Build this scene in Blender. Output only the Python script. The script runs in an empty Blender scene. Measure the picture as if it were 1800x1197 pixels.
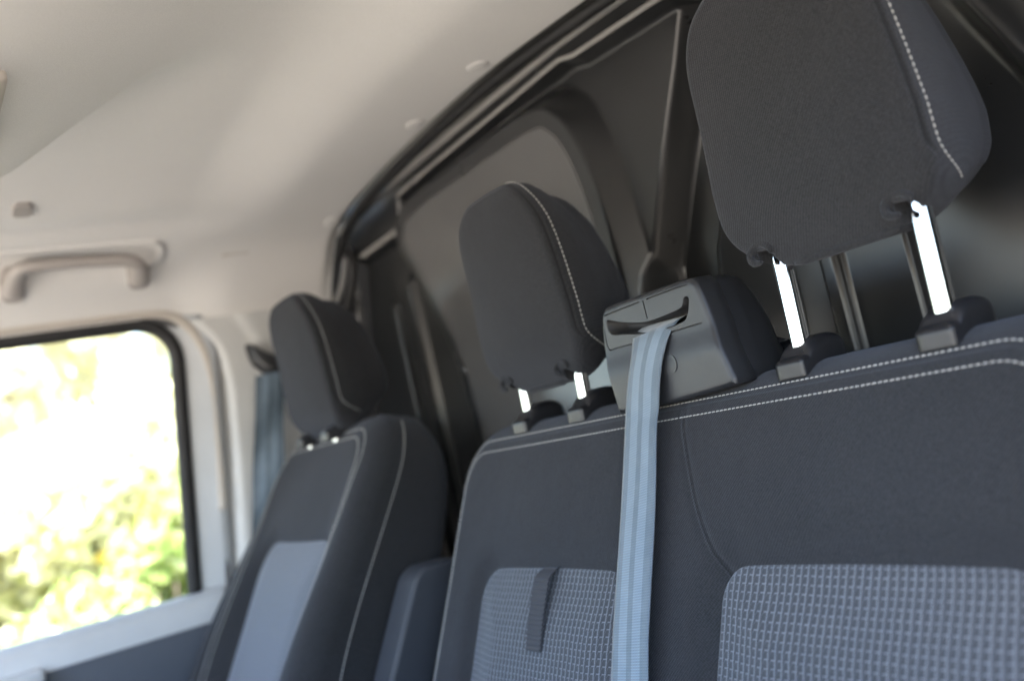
import bpy, bmesh, math, random
import numpy as np
from mathutils import Matrix, Vector

random.seed(7); rng = np.random.default_rng(7)
SC = bpy.context.scene
COL = SC.collection
OZ = 1.65                      # eye height above the ground; coordinates below are relative to eye level
RAD = math.radians

# ------------------------------------------------------------------ camera
cam_d = bpy.data.cameras.new('camera'); cam = bpy.data.objects.new('camera', cam_d); COL.objects.link(cam)
right = Vector((0.51183311, 0.82971565, -0.22270792))
down = Vector((-0.18560162, -0.14631716, -0.97167038))
fwd = Vector((-0.83879611, 0.53866802, 0.0791066))
m = Matrix((right, -down, -fwd)).transposed().to_4x4()
m.translation = Vector((0, 0, OZ))
cam.matrix_world = m
cam_d.sensor_width = 36.0; cam_d.lens = 33.76
cam_d.clip_start = 0.02; cam_d.clip_end = 2000
cam_d.dof.use_dof = True; cam_d.dof.focus_distance = 0.93; cam_d.dof.aperture_fstop = 2.6
SC.camera = cam

# ------------------------------------------------------------------ world, sun, exposure
SUN_EL, SUN_AZ = 64.0, 296.0    # azimuth measured from +X towards +Y: high, ahead of the windscreen
w = bpy.data.worlds.new('World'); SC.world = w; w.use_nodes = True
wn = w.node_tree; bg = wn.nodes['Background']
sky = wn.nodes.new('ShaderNodeTexSky'); sky.sky_type = 'NISHITA'; sky.sun_disc = False
sky.sun_elevation = RAD(SUN_EL); sky.sun_rotation = RAD(90 - SUN_AZ)
sky.air_density = 1.0; sky.dust_density = 1.6; sky.ozone_density = 1.0
wn.links.new(sky.outputs[0], bg.inputs[0]); bg.inputs[1].default_value = 0.15
sl = bpy.data.lights.new('sun', 'SUN'); sl.energy = 5.0; sl.angle = RAD(0.5); sl.color = (1, .94, .85)
so = bpy.data.objects.new('sun', sl); COL.objects.link(so)
sd = Vector((math.cos(RAD(SUN_AZ))*math.cos(RAD(SUN_EL)), math.sin(RAD(SUN_AZ))*math.cos(RAD(SUN_EL)), math.sin(RAD(SUN_EL))))
so.rotation_euler = sd.to_track_quat('Z', 'Y').to_euler(); so.location = sd*30
SC.view_settings.view_transform = 'Standard'; SC.view_settings.look = 'None'
SC.view_settings.exposure = 2.85; SC.view_settings.gamma = 1.0; SC.view_settings.use_curve_mapping = False
SC.render.engine = 'CYCLES'
SC.cycles.use_denoising = True
SC.cycles.max_bounces = 10; SC.cycles.diffuse_bounces = 5; SC.cycles.transparent_max_bounces = 12
SC.cycles.sample_clamp_indirect = 8

# ------------------------------------------------------------------ materials
class NT:
    def __init__(s, name):
        s.m = bpy.data.materials.new(name); s.m.use_nodes = True; s.t = s.m.node_tree
        s.b = s.t.nodes['Principled BSDF']; s.out = s.t.nodes['Material Output']
    def n(s, typ, **kw):
        x = s.t.nodes.new(typ)
        for k, v in kw.items(): setattr(x, k, v)
        return x
    def l(s, a, b): s.t.links.new(a, b)
    def val(s, x, sock):
        if isinstance(x, (int, float)): sock.default_value = x
        else: s.l(x, sock)
    def math(s, op, a, b=0.0, c=0.0, clamp=False):
        x = s.n('ShaderNodeMath', operation=op); x.use_clamp = clamp
        s.val(a, x.inputs[0]); s.val(b, x.inputs[1]); s.val(c, x.inputs[2]); return x.outputs[0]
    def smooth(s, x, lo, hi):
        r = s.n('ShaderNodeMapRange', interpolation_type='SMOOTHSTEP'); s.val(x, r.inputs[0])
        r.inputs[1].default_value = lo; r.inputs[2].default_value = hi; return r.outputs[0]
    def mix(s, f, a, b):
        x = s.n('ShaderNodeMix', data_type='RGBA'); s.val(f, x.inputs[0])
        for v, k in ((a, 6), (b, 7)):
            if isinstance(v, tuple): x.inputs[k].default_value = (*v[:3], 1)
            else: s.l(v, x.inputs[k])
        return x.outputs[2]
    def noise(s, vec, scale, detail=3, rough=.5):
        x = s.n('ShaderNodeTexNoise'); x.inputs['Scale'].default_value = scale
        x.inputs['Detail'].default_value = detail; x.inputs['Roughness'].default_value = rough
        if vec is not None: s.l(vec, x.inputs['Vector'])
        return x.outputs[0]
    def coord(s, k='Object'): return s.n('ShaderNodeTexCoord').outputs[k]
    def uv(s):
        x = s.n('ShaderNodeSeparateXYZ'); s.l(s.coord('UV'), x.inputs[0]); return x.outputs[0], x.outputs[1]
    def bump(s, h, strength=.3, dist=.001, nrm=None):
        x = s.n('ShaderNodeBump'); x.inputs['Strength'].default_value = strength; x.inputs['Distance'].default_value = dist
        s.l(h, x.inputs['Height'])
        if nrm is not None: s.l(nrm, x.inputs['Normal'])
        s.l(x.outputs[0], s.b.inputs['Normal']); return x.outputs[0]
    def set(s, **kw):
        for k, v in kw.items():
            i = s.b.inputs[k]
            if isinstance(v, tuple): i.default_value = (*v[:3], 1)
            else: s.val(v, i)

def simple(name, col, rough=.5, metal=0.0, spec=.5, grain=0.0, gscale=1500., mottle=0.0, mscale=6.):
    M = NT(name); M.set(Roughness=rough, Metallic=metal, **{'Specular IOR Level': spec})
    o = M.coord()
    c = tuple(col)
    if mottle:
        f = M.smooth(M.noise(o, mscale, 4, .6), .3, .7)
        M.l(M.mix(f, tuple(x*(1-mottle) for x in c), tuple(min(1, x*(1+mottle)) for x in c)), M.b.inputs['Base Color'])
        r = M.n('ShaderNodeMapRange'); M.l(M.noise(o, mscale*2.3, 5, .65), r.inputs[0])
        r.inputs[3].default_value = max(0, rough*.82); r.inputs[4].default_value = min(1, rough*1.18); M.l(r.outputs[0], M.b.inputs['Roughness'])
    else: M.set(**{'Base Color': c})
    if grain: M.bump(M.noise(o, gscale, 2), grain, .0004)
    return M.m

def fabric(name, col, period=.0026, amp=.5):
    """woven seat cloth: diagonal twill in metres of UV, pressed-in seam where the seam attribute rises"""
    M = NT(name); u, v = M.uv(); o = M.coord()
    at = M.n('ShaderNodeAttribute', attribute_name='seam').outputs['Fac']
    tw = M.math('SINE', M.math('MULTIPLY', M.math('ADD', M.math('MULTIPLY', u, 1.0), M.math('MULTIPLY', v, 1.35)), 2*math.pi/period))
    tw2 = M.math('SINE', M.math('MULTIPLY', M.math('SUBTRACT', u, M.math('MULTIPLY', v, .8)), 2*math.pi/(period*1.37)))
    weave = M.math('ADD', M.math('MULTIPLY', tw, .6), M.math('MULTIPLY', tw2, .4))
    nz = M.noise(o, 480, 3, .75)
    big = M.noise(o, 9, 4, .6)
    f = M.math('ADD', M.math('MULTIPLY', weave, .30), M.math('ADD', M.math('MULTIPLY', nz, 1.5), M.math('MULTIPLY', big, .25)), clamp=False)
    f = M.smooth(f, .5, 1.25)
    c0 = tuple(x*(1-amp) for x in col); c1 = tuple(x*(1+amp) for x in col)
    c = M.mix(f, c0, c1)
    line = M.smooth(at, .84, .93)
    c = M.mix(M.math('MULTIPLY', line, .8), c, tuple(x*.15 for x in col))
    M.l(c, M.b.inputs['Base Color'])
    M.set(Roughness=.92, **{'Specular IOR Level': .25, 'Sheen Weight': .12, 'Sheen Roughness': .5, 'Sheen Tint': (.75, .82, 1.0)})
    h = M.math('SUBTRACT', M.math('ADD', M.math('MULTIPLY', weave, .35), M.math('ADD', M.math('MULTIPLY', nz, .5), M.math('MULTIPLY', M.noise(o, 16, 3, .5), 3.0))), M.math('MULTIPLY', M.smooth(at, .6, .95), 2.2))
    M.bump(h, .8, .0009)
    return M.m

def waffle(name, cu, cv, body, light):
    """seat-insert cloth: rows of small domed cells with a pale thread over and beside each"""
    M = NT(name); u, v = M.uv()
    wob = M.noise(M.coord(), 45, 3, .6); wob2 = M.noise(M.coord(), 37, 3, .6)
    u = M.math('ADD', u, M.math('MULTIPLY', M.math('SUBTRACT', wob, .5), .0030)); v = M.math('ADD', v, M.math('MULTIPLY', M.math('SUBTRACT', wob2, .5), .0026))
    fu = M.math('FRACT', M.math('DIVIDE', u, cu))
    vv = M.math('DIVIDE', v, cv)
    fv = M.math('FRACT', vv)
    bar = M.math('MULTIPLY', M.smooth(fv, .80, .86), M.math('SUBTRACT', 1.0, M.smooth(fv, .94, 1.0)))
    bar = M.math('MULTIPLY', bar, M.smooth(fu, .28, .42))
    lad = M.math('MULTIPLY', M.smooth(fu, .74, .81), M.math('SUBTRACT', 1.0, M.smooth(fu, .92, .99)))
    rung = M.math('ADD', .72, M.math('MULTIPLY', M.math('SINE', M.math('MULTIPLY', vv, 2*math.pi*5)), .28))
    lad = M.math('MULTIPLY', lad, rung)
    # curved left border of a cell
    arc = M.math('SUBTRACT', fu, M.math('MULTIPLY', M.math('MULTIPLY', fv, fv), .42))
    edge = M.math('SUBTRACT', 1.0, M.smooth(M.math('ABSOLUTE', M.math('SUBTRACT', arc, .04)), .0, .10))
    thread = M.math('MAXIMUM', M.math('MAXIMUM', bar, lad), M.math('MULTIPLY', edge, .35))
    dome = M.math('MULTIPLY', M.math('SINE', M.math('MULTIPLY', fu, math.pi)), M.math('SINE', M.math('MULTIPLY', fv, math.pi)))
    nz = M.noise(M.coord(), 500, 3, .6)
    c = M.mix(M.smooth(nz, .2, .8), tuple(x*.88 for x in body), tuple(x*1.12 for x in body))
    c = M.mix(M.math('MULTIPLY', thread, M.math('ADD', .62, M.math('MULTIPLY', M.smooth(M.noise(M.coord(), 120, 4, .7), .25, .75), .38))), c, light)
    at = M.n('ShaderNodeAttribute', attribute_name='seam').outputs['Fac']
    M.l(c, M.b.inputs['Base Color'])
    M.set(Roughness=.8, **{'Specular IOR Level': .3, 'Sheen Weight': .25, 'Sheen Tint': (.8, .88, 1.0)})
    M.bump(M.math('ADD', M.math('MULTIPLY', dome, .7), M.math('MULTIPLY', thread, .6)), .9, .0009)
    return M.m

def webbing(name, lightc, darkc):
    M = NT(name); u, v = M.uv()
    def band(lo, hi): return M.math('MULTIPLY', M.smooth(u, lo-.012, lo+.012), M.math('SUBTRACT', 1.0, M.smooth(u, hi-.012, hi+.012)))
    f = M.math('MAXIMUM', band(.2, .44), band(.58, .8))
    rib = M.math('SINE', M.math('MULTIPLY', v, 2*math.pi/.0026))
    rib2 = M.math('SINE', M.math('MULTIPLY', u, 2*math.pi*24))
    c = M.mix(f, darkc, lightc)
    wv = M.math('ADD', M.math('MULTIPLY', rib, .3), M.math('MULTIPLY', M.math('MULTIPLY', rib, rib2), .3))
    c2 = M.mix(M.smooth(wv, -.5, .5), (0, 0, 0), c)
    c = M.mix(.62, c2, c)
    nz = M.noise(M.coord(), 60, 4, .6)
    c = M.mix(M.math('MULTIPLY', M.smooth(nz, .35, .8), .03), c, (.8, .9, 1))
    M.l(c, M.b.inputs['Base Color'])
    M.set(Roughness=.5, **{'Specular IOR Level': .5, 'Sheen Weight': .3})
    M.bump(wv, .5, .0004)
    return M.m

def headliner_mat():
    M = NT('headliner cloth'); o = M.coord()
    nz = M.noise(o, 900, 2, .6); big = M.noise(o, 5, 4, .6)
    c = M.mix(M.smooth(nz, .25, .75), (.61, .595, .575), (.73, .715, .695))
    c = M.mix(M.math('MULTIPLY', M.smooth(big, .3, .7), .25), c, (.61, .595, .575))
    M.l(c, M.b.inputs['Base Color']); M.set(Roughness=.95, **{'Specular IOR Level': .15, 'Sheen Weight': .2})
    M.bump(nz, .25, .0006); return M.m

def bulkhead_mat():
    M = NT('dark moulded panel'); o = M.coord()
    nz = M.noise(o, 1200, 2, .6); big = M.noise(o, 7, 5, .6)
    M.l(M.mix(M.smooth(big, .3, .7), (.015, .0158, .0168), (.021, .0218, .023)), M.b.inputs['Base Color'])
    r = M.n('ShaderNodeMapRange'); M.l(M.noise(o, 14, 4, .6), r.inputs[0]); r.inputs[3].default_value = .25; r.inputs[4].default_value = .33
    M.l(r.outputs[0], M.b.inputs['Roughness']); M.set(**{'Specular IOR Level': .55})
    M.bump(nz, .12, .0004); return M.m

def leaf_mat(name, c0, c1, trans=.45):
    M = NT(name); info = M.n('ShaderNodeNewGeometry')
    c = M.mix(info.outputs['Random Per Island'], c0, c1)
    M.l(c, M.b.inputs['Base Color']); M.set(Roughness=.5)
    tr = M.n('ShaderNodeBsdfTranslucent'); M.l(c, tr.inputs[0])
    mx = M.n('ShaderNodeMixShader'); mx.inputs[0].default_value = trans
    M.l(M.b.outputs[0], mx.inputs[1]); M.l(tr.outputs[0], mx.inputs[2]); M.l(mx.outputs[0], M.out.inputs[0])
    return M.m

def glass_mat():
    M = NT('window glass'); t = M.n('ShaderNodeBsdfTransparent'); g = M.n('ShaderNodeBsdfGlossy')
    t.inputs[0].default_value = (.93, .96, .94, 1); g.inputs['Roughness'].default_value = .01
    fr = M.n('ShaderNodeFresnel'); fr.inputs[0].default_value = 1.45
    mx = M.n('ShaderNodeMixShader'); M.l(fr.outputs[0], mx.inputs[0]); M.l(t.outputs[0], mx.inputs[1]); M.l(g.outputs[0], mx.inputs[2])
    M.l(mx.outputs[0], M.out.inputs[0]); return M.m

DARK = (.0185, .0195, .0222)
MAT = dict(
    cloth=fabric('charcoal seat cloth', DARK),
    cloth2=fabric('charcoal head restraint cloth', (.0175, .0181, .0200), .0024),
    insert=waffle('pale waffle insert cloth', .0078, .0066, (.036, .0395, .047), (.175, .19, .22)),
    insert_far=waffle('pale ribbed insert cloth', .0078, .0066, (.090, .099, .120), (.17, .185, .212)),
    thread=simple('pale stitching thread', (.36, .36, .35), .6, grain=.3, gscale=3000),
    thread_far=simple('grey stitching thread', (.36, .37, .38), .6),
    chrome=simple('chrome', (.86, .86, .87), .09, 1.0, mottle=.03, mscale=40),
    plastic=simple('black grained plastic', (.014, .0145, .017), .36, grain=.25, gscale=1400, mottle=.12, mscale=30),
    plastic_soft=simple('dark blue grey plastic', (.017, .0185, .022), .38, grain=.3, gscale=1600, mottle=.1, mscale=25),
    rubber=simple('black rubber seal', (.012, .012, .013), .6, mottle=.2),
    belt=webbing('blue grey belt webbing', (.150, .208, .265), (.088, .126, .165)),
    strap=simple('charcoal strap tape', (.036, .038, .046), .8, grain=.4, gscale=900),
    liner=headliner_mat(),
    trim=simple('light grey trim plastic', (.55, .55, .54), .5, grain=.2, gscale=900, mottle=.05),
    beige=simple('beige trim plastic', (.50, .46, .41), .55, grain=.2, gscale=900, mottle=.05),
    handle=simple('warm grey handle plastic', (.36, .33, .31), .5, grain=.2, gscale=900, mottle=.05),
    door=simple('pale door trim', (.50, .52, .54), .42, mottle=.05),
    doorlow=simple('slate door trim', (.062, .073, .095), .55, grain=.3, gscale=700, mottle=.08),
    bulk=bulkhead_mat(),
    bead=simple('pale flange bead', (.24, .232, .222), .22, spec=.8),
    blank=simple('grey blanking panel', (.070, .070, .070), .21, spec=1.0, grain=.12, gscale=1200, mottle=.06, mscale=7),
    armpad=simple('dark slate armrest skin', (.026, .031, .041), .6, grain=.3, gscale=700, mottle=.08),
    stripg=simple('mid grey strip', (.17, .17, .17), .5),
    floor=simple('dark cab floor mat', (.03, .03, .032), .85, grain=.5, gscale=300, mottle=.2),
    white=simple('white van paint', (.72, .72, .71), .3, mottle=.02),
    glass=glass_mat(),
    leafa=leaf_mat('bright green leaves', (.24, .34, .09), (.48, .55, .20)),
    leafb=leaf_mat('yellow green leaves', (.52, .55, .26), (.74, .73, .45)),
    leafc=leaf_mat('pale dry leaves', (.70, .68, .48), (.84, .81, .63)),
    flower=leaf_mat('yellow blossom', (.75, .50, .05), (.85, .66, .12)),
    bark=simple('bark', (.16, .12, .09), .9, mottle=.3),
)

# ------------------------------------------------------------------ mesh helpers
def tag(o, label=None, cat=None, group=None, kind=None):
    for k, v in (('label', label), ('category', cat), ('group', group), ('kind', kind)):
        if v: o[k] = v
    return o

def thing(name, base, label, cat, group=None):
    o = bpy.data.objects.new(name, None); COL.objects.link(o)
    o.location = (base[0], base[1], base[2]+OZ); o.empty_display_size = .05
    return tag(o, label, cat, group)

def origin(o):
    p = np.zeros(3)
    while o is not None:
        p += np.array(o.location); o = o.parent
    return p

def link(name, me, mat, parent=None):
    o = bpy.data.objects.new(name, me); COL.objects.link(o)
    if mat is not None: me.materials.append(mat)
    o.parent = parent
    return o

def build(name, V, F, mat, parent=None, smooth=True, uv=None, seam=None):
    """V relative to eye level; one mesh object"""
    V = np.asarray(V, float) + np.array([0, 0, OZ])
    base = origin(parent) if parent is not None else np.zeros(3)
    me = bpy.data.meshes.new(name)
    me.from_pydata((V-base).tolist(), [], F)
    if smooth: me.polygons.foreach_set('use_smooth', [True]*len(me.polygons))
    if uv is not None:
        L = me.uv_layers.new(name='UVMap'); vi = np.empty(len(me.loops), int); me.loops.foreach_get('vertex_index', vi)
        L.data.foreach_set('uv', np.asarray(uv, float)[vi].ravel())
    if seam is not None:
        a = me.attributes.new('seam', 'FLOAT', 'POINT'); a.data.foreach_set('value', np.asarray(seam, float).ravel())
    me.update()
    return link(name, me, mat, parent)

def grid_faces(nr, nc, closed=True, off=0):
    r = np.arange(nr-1)[:, None]; c = np.arange(nc if closed else nc-1)[None, :]
    c2 = (c+1) % nc
    a = r*nc+c; b = r*nc+c2; d = (r+1)*nc+c2; e = (r+1)*nc+c
    return (np.stack([a+0*b, b, d, e], -1).reshape(-1, 4)+off).tolist()

def cap(idx): return [list(idx)]

def smoothstep(x, a, b):
    t = np.clip((x-a)/(b-a), 0, 1); return t*t*(3-2*t)

def resample(P, n, closed=True):
    P = np.asarray(P, float)
    Q = np.vstack([P, P[:1]]) if closed else P
    s = np.r_[0, np.cumsum(np.linalg.norm(np.diff(Q, axis=0), axis=1))]
    t = np.linspace(0, s[-1], n+1)[:-1] if closed else np.linspace(0, s[-1], n)
    return np.stack([np.interp(t, s, Q[:, k]) for k in range(Q.shape[1])], 1)

def rrect(x0, x1, z0, z1, tl, tr, br, bl, n=400):
    """counter-clockwise rounded rectangle starting at the bottom middle"""
    P = [((x0+x1)/2, z0)]
    for cx, cz, r, a0 in ((x1-br, z0+br, br, -90), (x1-tr, z1-tr, tr, 0), (x0+tl, z1-tl, tl, 90), (x0+bl, z0+bl, bl, 180)):
        for k in range(25):
            a = RAD(a0+90*k/24); P.append((cx+r*math.cos(a), cz+r*math.sin(a)))
    return resample(P, n)

def catmull(P, n, closed=False):
    P = np.asarray(P, float); out = []
    N = len(P); segs = N if closed else N-1
    for i in range(segs):
        g = lambda k: P[k % N] if closed else P[min(max(k, 0), N-1)]
        p0, p1, p2, p3 = g(i-1), g(i), g(i+1), g(i+2)
        for t in np.linspace(0, 1, 24, endpoint=False):
            out.append(.5*((2*p1)+(-p0+p2)*t+(2*p0-5*p1+4*p2-p3)*t*t+(-p0+3*p1-3*p2+p3)*t**3))
    if not closed: out.append(P[-1])
    return resample(out, n, closed)

def inward(o):
    t = np.roll(o, -1, 0)-np.roll(o, 1, 0); t /= np.linalg.norm(t, axis=1)[:, None]+1e-12
    return np.stack([-t[:, 1], t[:, 0]], 1)

def dist_poly(A, B, P, closed=False):
    """distance of points (A,B) to a polyline"""
    P = np.asarray(P, float); Q = np.vstack([P, P[:1]]) if closed else P
    pts = np.stack([A.ravel(), B.ravel()], 1); best = np.full(len(pts), 1e9)
    for i in range(len(Q)-1):
        a, b = Q[i], Q[i+1]; ab = b-a; L = ab@ab+1e-18
        t = np.clip(((pts-a)@ab)/L, 0, 1)
        d = np.linalg.norm(pts-(a+t[:, None]*ab), axis=1); best = np.minimum(best, d)
    return best.reshape(A.shape)

def inside_poly(A, B, P):
    P = np.asarray(P); x = A.ravel(); y = B.ravel(); c = np.zeros(len(x), bool)
    for i in range(len(P)):
        x1, y1 = P[i-1]; x2, y2 = P[i]
        if y1 == y2: continue
        k = ((y1 > y) != (y2 > y)) & (x < (x2-x1)*(y-y1)/(y2-y1)+x1); c ^= k
    return c.reshape(A.shape)

class Pad:
    """a stuffed cushion: outline in the face plane (a,b), depth d into the cushion"""
    def __init__(s, outline, r, T, world, r2=.02, bulge=None, inset=lambda f: 0*f, k=.5, center=None, nface=40, nfil=8, nside=8, seamf=None, backk=.0):
        s.o = outline; s.n = inward(outline); N = len(outline); s.N = N; s.r = r
        s.T = np.full(N, T) if np.isscalar(T) else np.asarray(T, float)
        s.r2 = r2; s.world = world; s.bulge = bulge or (lambda A, B: 0*A); s.inset = inset
        s.c = np.array(center) if center is not None else outline.mean(0); s.k = k
        s.nface, s.nfil, s.nside, s.seamf = nface, nfil, nside, seamf
    def mid(s, o):
        return np.stack([s.c[0]+(o[:, 0]-s.c[0])*s.k, np.full(len(o), s.c[1])], 1)
    def face(s, rho):
        oi = s.o+s.n*s.r; c = s.mid(oi); p = c+rho*(oi-c); return p[:, 0], p[:, 1], np.zeros(s.N), np.ones(s.N)
    def fillet(s, phi):
        p = s.o+s.n*s.r*(1-math.sin(phi)); return p[:, 0], p[:, 1], np.full(s.N, s.r*(1-math.cos(phi))), np.ones(s.N)
    def side(s, f):
        d = s.r+(s.T-s.r2-s.r)*f; p = s.o+s.n*s.inset(np.full(s.N, f))[:, None]; return p[:, 0], p[:, 1], d, np.full(s.N, 1-f)
    def sideat(s, depth):
        f = np.clip((depth-s.r)/(s.T-s.r2-s.r), 0, 1); p = s.o+s.n*s.inset(f)[:, None]; return p[:, 0], p[:, 1], depth+np.zeros(s.N), 1-f
    def bfil(s, phi):
        p = s.o+s.n*(s.inset(np.ones(s.N))+s.r2*(1-math.cos(phi)))[:, None]
        return p[:, 0], p[:, 1], s.T-s.r2+s.r2*math.sin(phi), np.zeros(s.N)
    def back(s, rho):
        oi = s.o+s.n*(s.inset(np.ones(s.N))+s.r2)[:, None]; c = s.mid(oi); p = c+rho*(oi-c)
        Tm = s.T.mean(); return p[:, 0], p[:, 1], s.T*rho+Tm*(1-rho), np.zeros(s.N)
    def xyz(s, A, B, D, W):
        return s.world(A, B, D+s.bulge(A, B)*W)
    def ring(s, q): return s.xyz(*q)
    def rings(s):
        R = [s.face(x) for x in np.linspace(.0, 1, s.nface)**.85]
        R += [s.fillet(math.pi/2*x) for x in np.linspace(0, 1, s.nfil+1)[1:]]
        R += [s.side(x) for x in np.linspace(0, 1, s.nside+1)[1:]]
        R += [s.bfil(math.pi/2*x) for x in np.linspace(0, 1, 7)[1:]]
        R += [s.back(x) for x in (.8, .6, .4, .2, .0)]
        return R
    def build(s, name, mat, parent):
        R = s.rings(); A, B, D, W = (np.array([q[i] for q in R]) for i in range(4))
        V = s.xyz(A, B, D, W)
        sm = s.seamf(A, B, D, W) if s.seamf else np.zeros_like(A)
        V = V.reshape(-1, 3); uv = np.stack([A+.7*D, B+.7*D], -1).reshape(-1, 2)
        F = grid_faces(len(R), s.N)
        return build(name, V, F, mat, parent, True, uv, sm)

def weld(o, d=1e-5):
    bm = bmesh.new(); bm.from_mesh(o.data); bmesh.ops.remove_doubles(bm, verts=bm.verts, dist=d)
    bmesh.ops.recalc_face_normals(bm, faces=bm.faces); bm.to_mesh(o.data); bm.free()
    return o

def tube(path, rad, n=10, closed=False, flat=1.0, up=(0, 0, 1)):
    """V,F of a swept tube; rad scalar or list; flat squeezes the second axis"""
    P = np.asarray(path, float); m = len(P); rad = np.full(m, rad) if np.isscalar(rad) else np.asarray(rad)
    if closed: t = np.roll(P, -1, 0)-np.roll(P, 1, 0)
    else: t = np.gradient(P, axis=0)
    t /= np.linalg.norm(t, axis=1)[:, None]+1e-12
    up = np.array(up, float); s = np.cross(t, up); 
    bad = np.linalg.norm(s, axis=1) < 1e-3
    s[bad] = np.cross(t[bad], np.array([.3, 1, .2]))
    s /= np.linalg.norm(s, axis=1)[:, None]; b = np.cross(s, t)
    a = np.linspace(0, 2*math.pi, n, endpoint=False)
    V = P[:, None]+rad[:, None, None]*(np.cos(a)[None, :, None]*s[:, None]+flat*np.sin(a)[None, :, None]*b[:, None])
    V = V.reshape(-1, 3); F = grid_faces(m, n)
    if closed:
        F += [[(m-1)*n+i, (m-1)*n+(i+1) % n, (i+1) % n, i] for i in range(n)]
    else:
        F += [list(range(n))[::-1], list(range((m-1)*n, m*n))]
    return V, F

def merge(parts):
    V, F, o = [], [], 0
    for v, f in parts:
        V.append(np.asarray(v)); F += [[i+o for i in q] for q in f]; o += len(v)
    return np.vstack(V), F

def stitches(name, path, normals, parent, mat, period=.0056, length=.0043, rad=.00068, lift=.0002, slant=.0):
    """a row of separate thread stitches along a seam"""
    P = np.asarray(path); s = np.r_[0, np.cumsum(np.linalg.norm(np.diff(P, axis=0), axis=1))]
    n = int(s[-1]/period); parts = []
    for i in range(n):
        t0 = (i+.5)*period+random.uniform(-.0002, .0002)
        f = lambda q, Z: np.array([np.interp(q, s, Z[:, k]) for k in range(3)])
        c = f(t0, P); tg = f(t0+.001, P)-f(t0-.001, P); tg /= np.linalg.norm(tg)+1e-12
        nn = f(t0, normals); nn /= np.linalg.norm(nn)+1e-12
        bi = np.cross(nn, tg); tg = tg+bi*(slant+random.uniform(-.06, .06)); tg /= np.linalg.norm(tg)
        L = length*random.uniform(.93, 1.05); V = []
        prof = ((-.5, .25, -.6), (-.4, .8, -.1), (-.15, 1.05, .35), (.15, 1.05, .35), (.4, .8, -.1), (.5, .25, -.6))
        for q, rr, h in prof:
            for a in range(6):
                an = a*math.pi/3
                V.append(c+tg*q*L+nn*(lift+rad*h+rad*rr*math.sin(an))+bi*rad*rr*math.cos(an))
        parts.append((np.array(V), grid_faces(6, 6)+[list(range(6))[::-1], list(range(30, 36))]))
    if not parts: return None
    V, F = merge(parts)
    return tag(build(name, V, F, mat, parent), kind='stuff')

def vnorm(fn, A, B, eps=.002):
    """normal of a face surface fn(a,b)->xyz, pointing to the cab (towards -Y)"""
    dx = fn(A+eps, B)-fn(A-eps, B); dz = fn(A, B+eps)-fn(A, B-eps)
    n = np.cross(dx, dz); n /= np.linalg.norm(n, axis=-1)[..., None]
    n[n[..., 1] > 0] *= -1
    return n

def bevel_box(name, x0, x1, y0, y1, z0, z1, mat, parent, bev=.004, seg=3):
    bm = bmesh.new(); bmesh.ops.create_cube(bm, size=1)
    for v in bm.verts: v.co = Vector(((x0+x1)/2+v.co.x*(x1-x0), (y0+y1)/2+v.co.y*(y1-y0), (z0+z1)/2+v.co.z*(z1-z0)))
    if bev: bmesh.ops.bevel(bm, geom=list(bm.edges), offset=bev, segments=seg, profile=.5, affect='EDGES')
    V = [tuple(v.co) for v in bm.verts]; bm.verts.index_update(); F = [[v.index for v in f.verts] for f in bm.faces]; bm.free()
    return build(name, V, F, mat, parent, smooth=bool(bev))

def prism(outline, axis_fn, d0, d1):
    """closed solid from a 2D outline between depths d0 and d1; axis_fn(a,b,d)->xyz"""
    o = np.asarray(outline); n = len(o)
    V = np.vstack([axis_fn(o[:, 0], o[:, 1], np.full(n, d0)), axis_fn(o[:, 0], o[:, 1], np.full(n, d1))])
    return V, grid_faces(2, n)+[list(range(n))[::-1], list(range(n, 2*n))]

def cut(o, V, F):
    """boolean difference of object o with a closed solid, baked into the mesh"""
    weld(o)
    c = build('cutter', V, F, None, o.parent, smooth=False); weld(c)
    md = o.modifiers.new('cut', 'BOOLEAN'); md.object = c; md.operation = 'DIFFERENCE'; md.solver = 'EXACT'
    bpy.context.view_layer.update()
    dg = bpy.context.evaluated_depsgraph_get()
    me = bpy.data.meshes.new_from_object(o.evaluated_get(dg)); o.modifiers.clear()
    if len(me.polygons) > 20: o.data = me
    bpy.data.objects.remove(c)

# ------------------------------------------------------------------ setting: ground, cab floor
def ground():
    n = 60; xs = np.linspace(-1, 1, n); g = np.sign(xs)*np.abs(xs)**3*400
    X, Y = np.meshgrid(g-4, g, indexing='ij'); Z = -OZ+0*X
    M = NT('pale gravel ground'); o = M.coord()
    c = M.mix(M.smooth(M.noise(o, .8, 6, .65), .3, .7), (.42, .37, .30), (.54, .48, .40))
    c = M.mix(M.smooth(M.noise(o, 40, 3, .6), .3, .75), c, (.36, .32, .27)); M.l(c, M.b.inputs['Base Color']); M.set(Roughness=.9)
    M.bump(M.noise(o, 60, 4, .6), .5, .02)
    V = np.stack([X, Y, Z], -1).reshape(-1, 3)
    tag(build('ground', V, grid_faces(n, n, False), M.m), kind='structure')
ground()
tag(bevel_box('cab_floor', -2.0, -.2, -.9, .9, -1.08, -1.04, MAT['floor'], None, .01), kind='structure')

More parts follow.
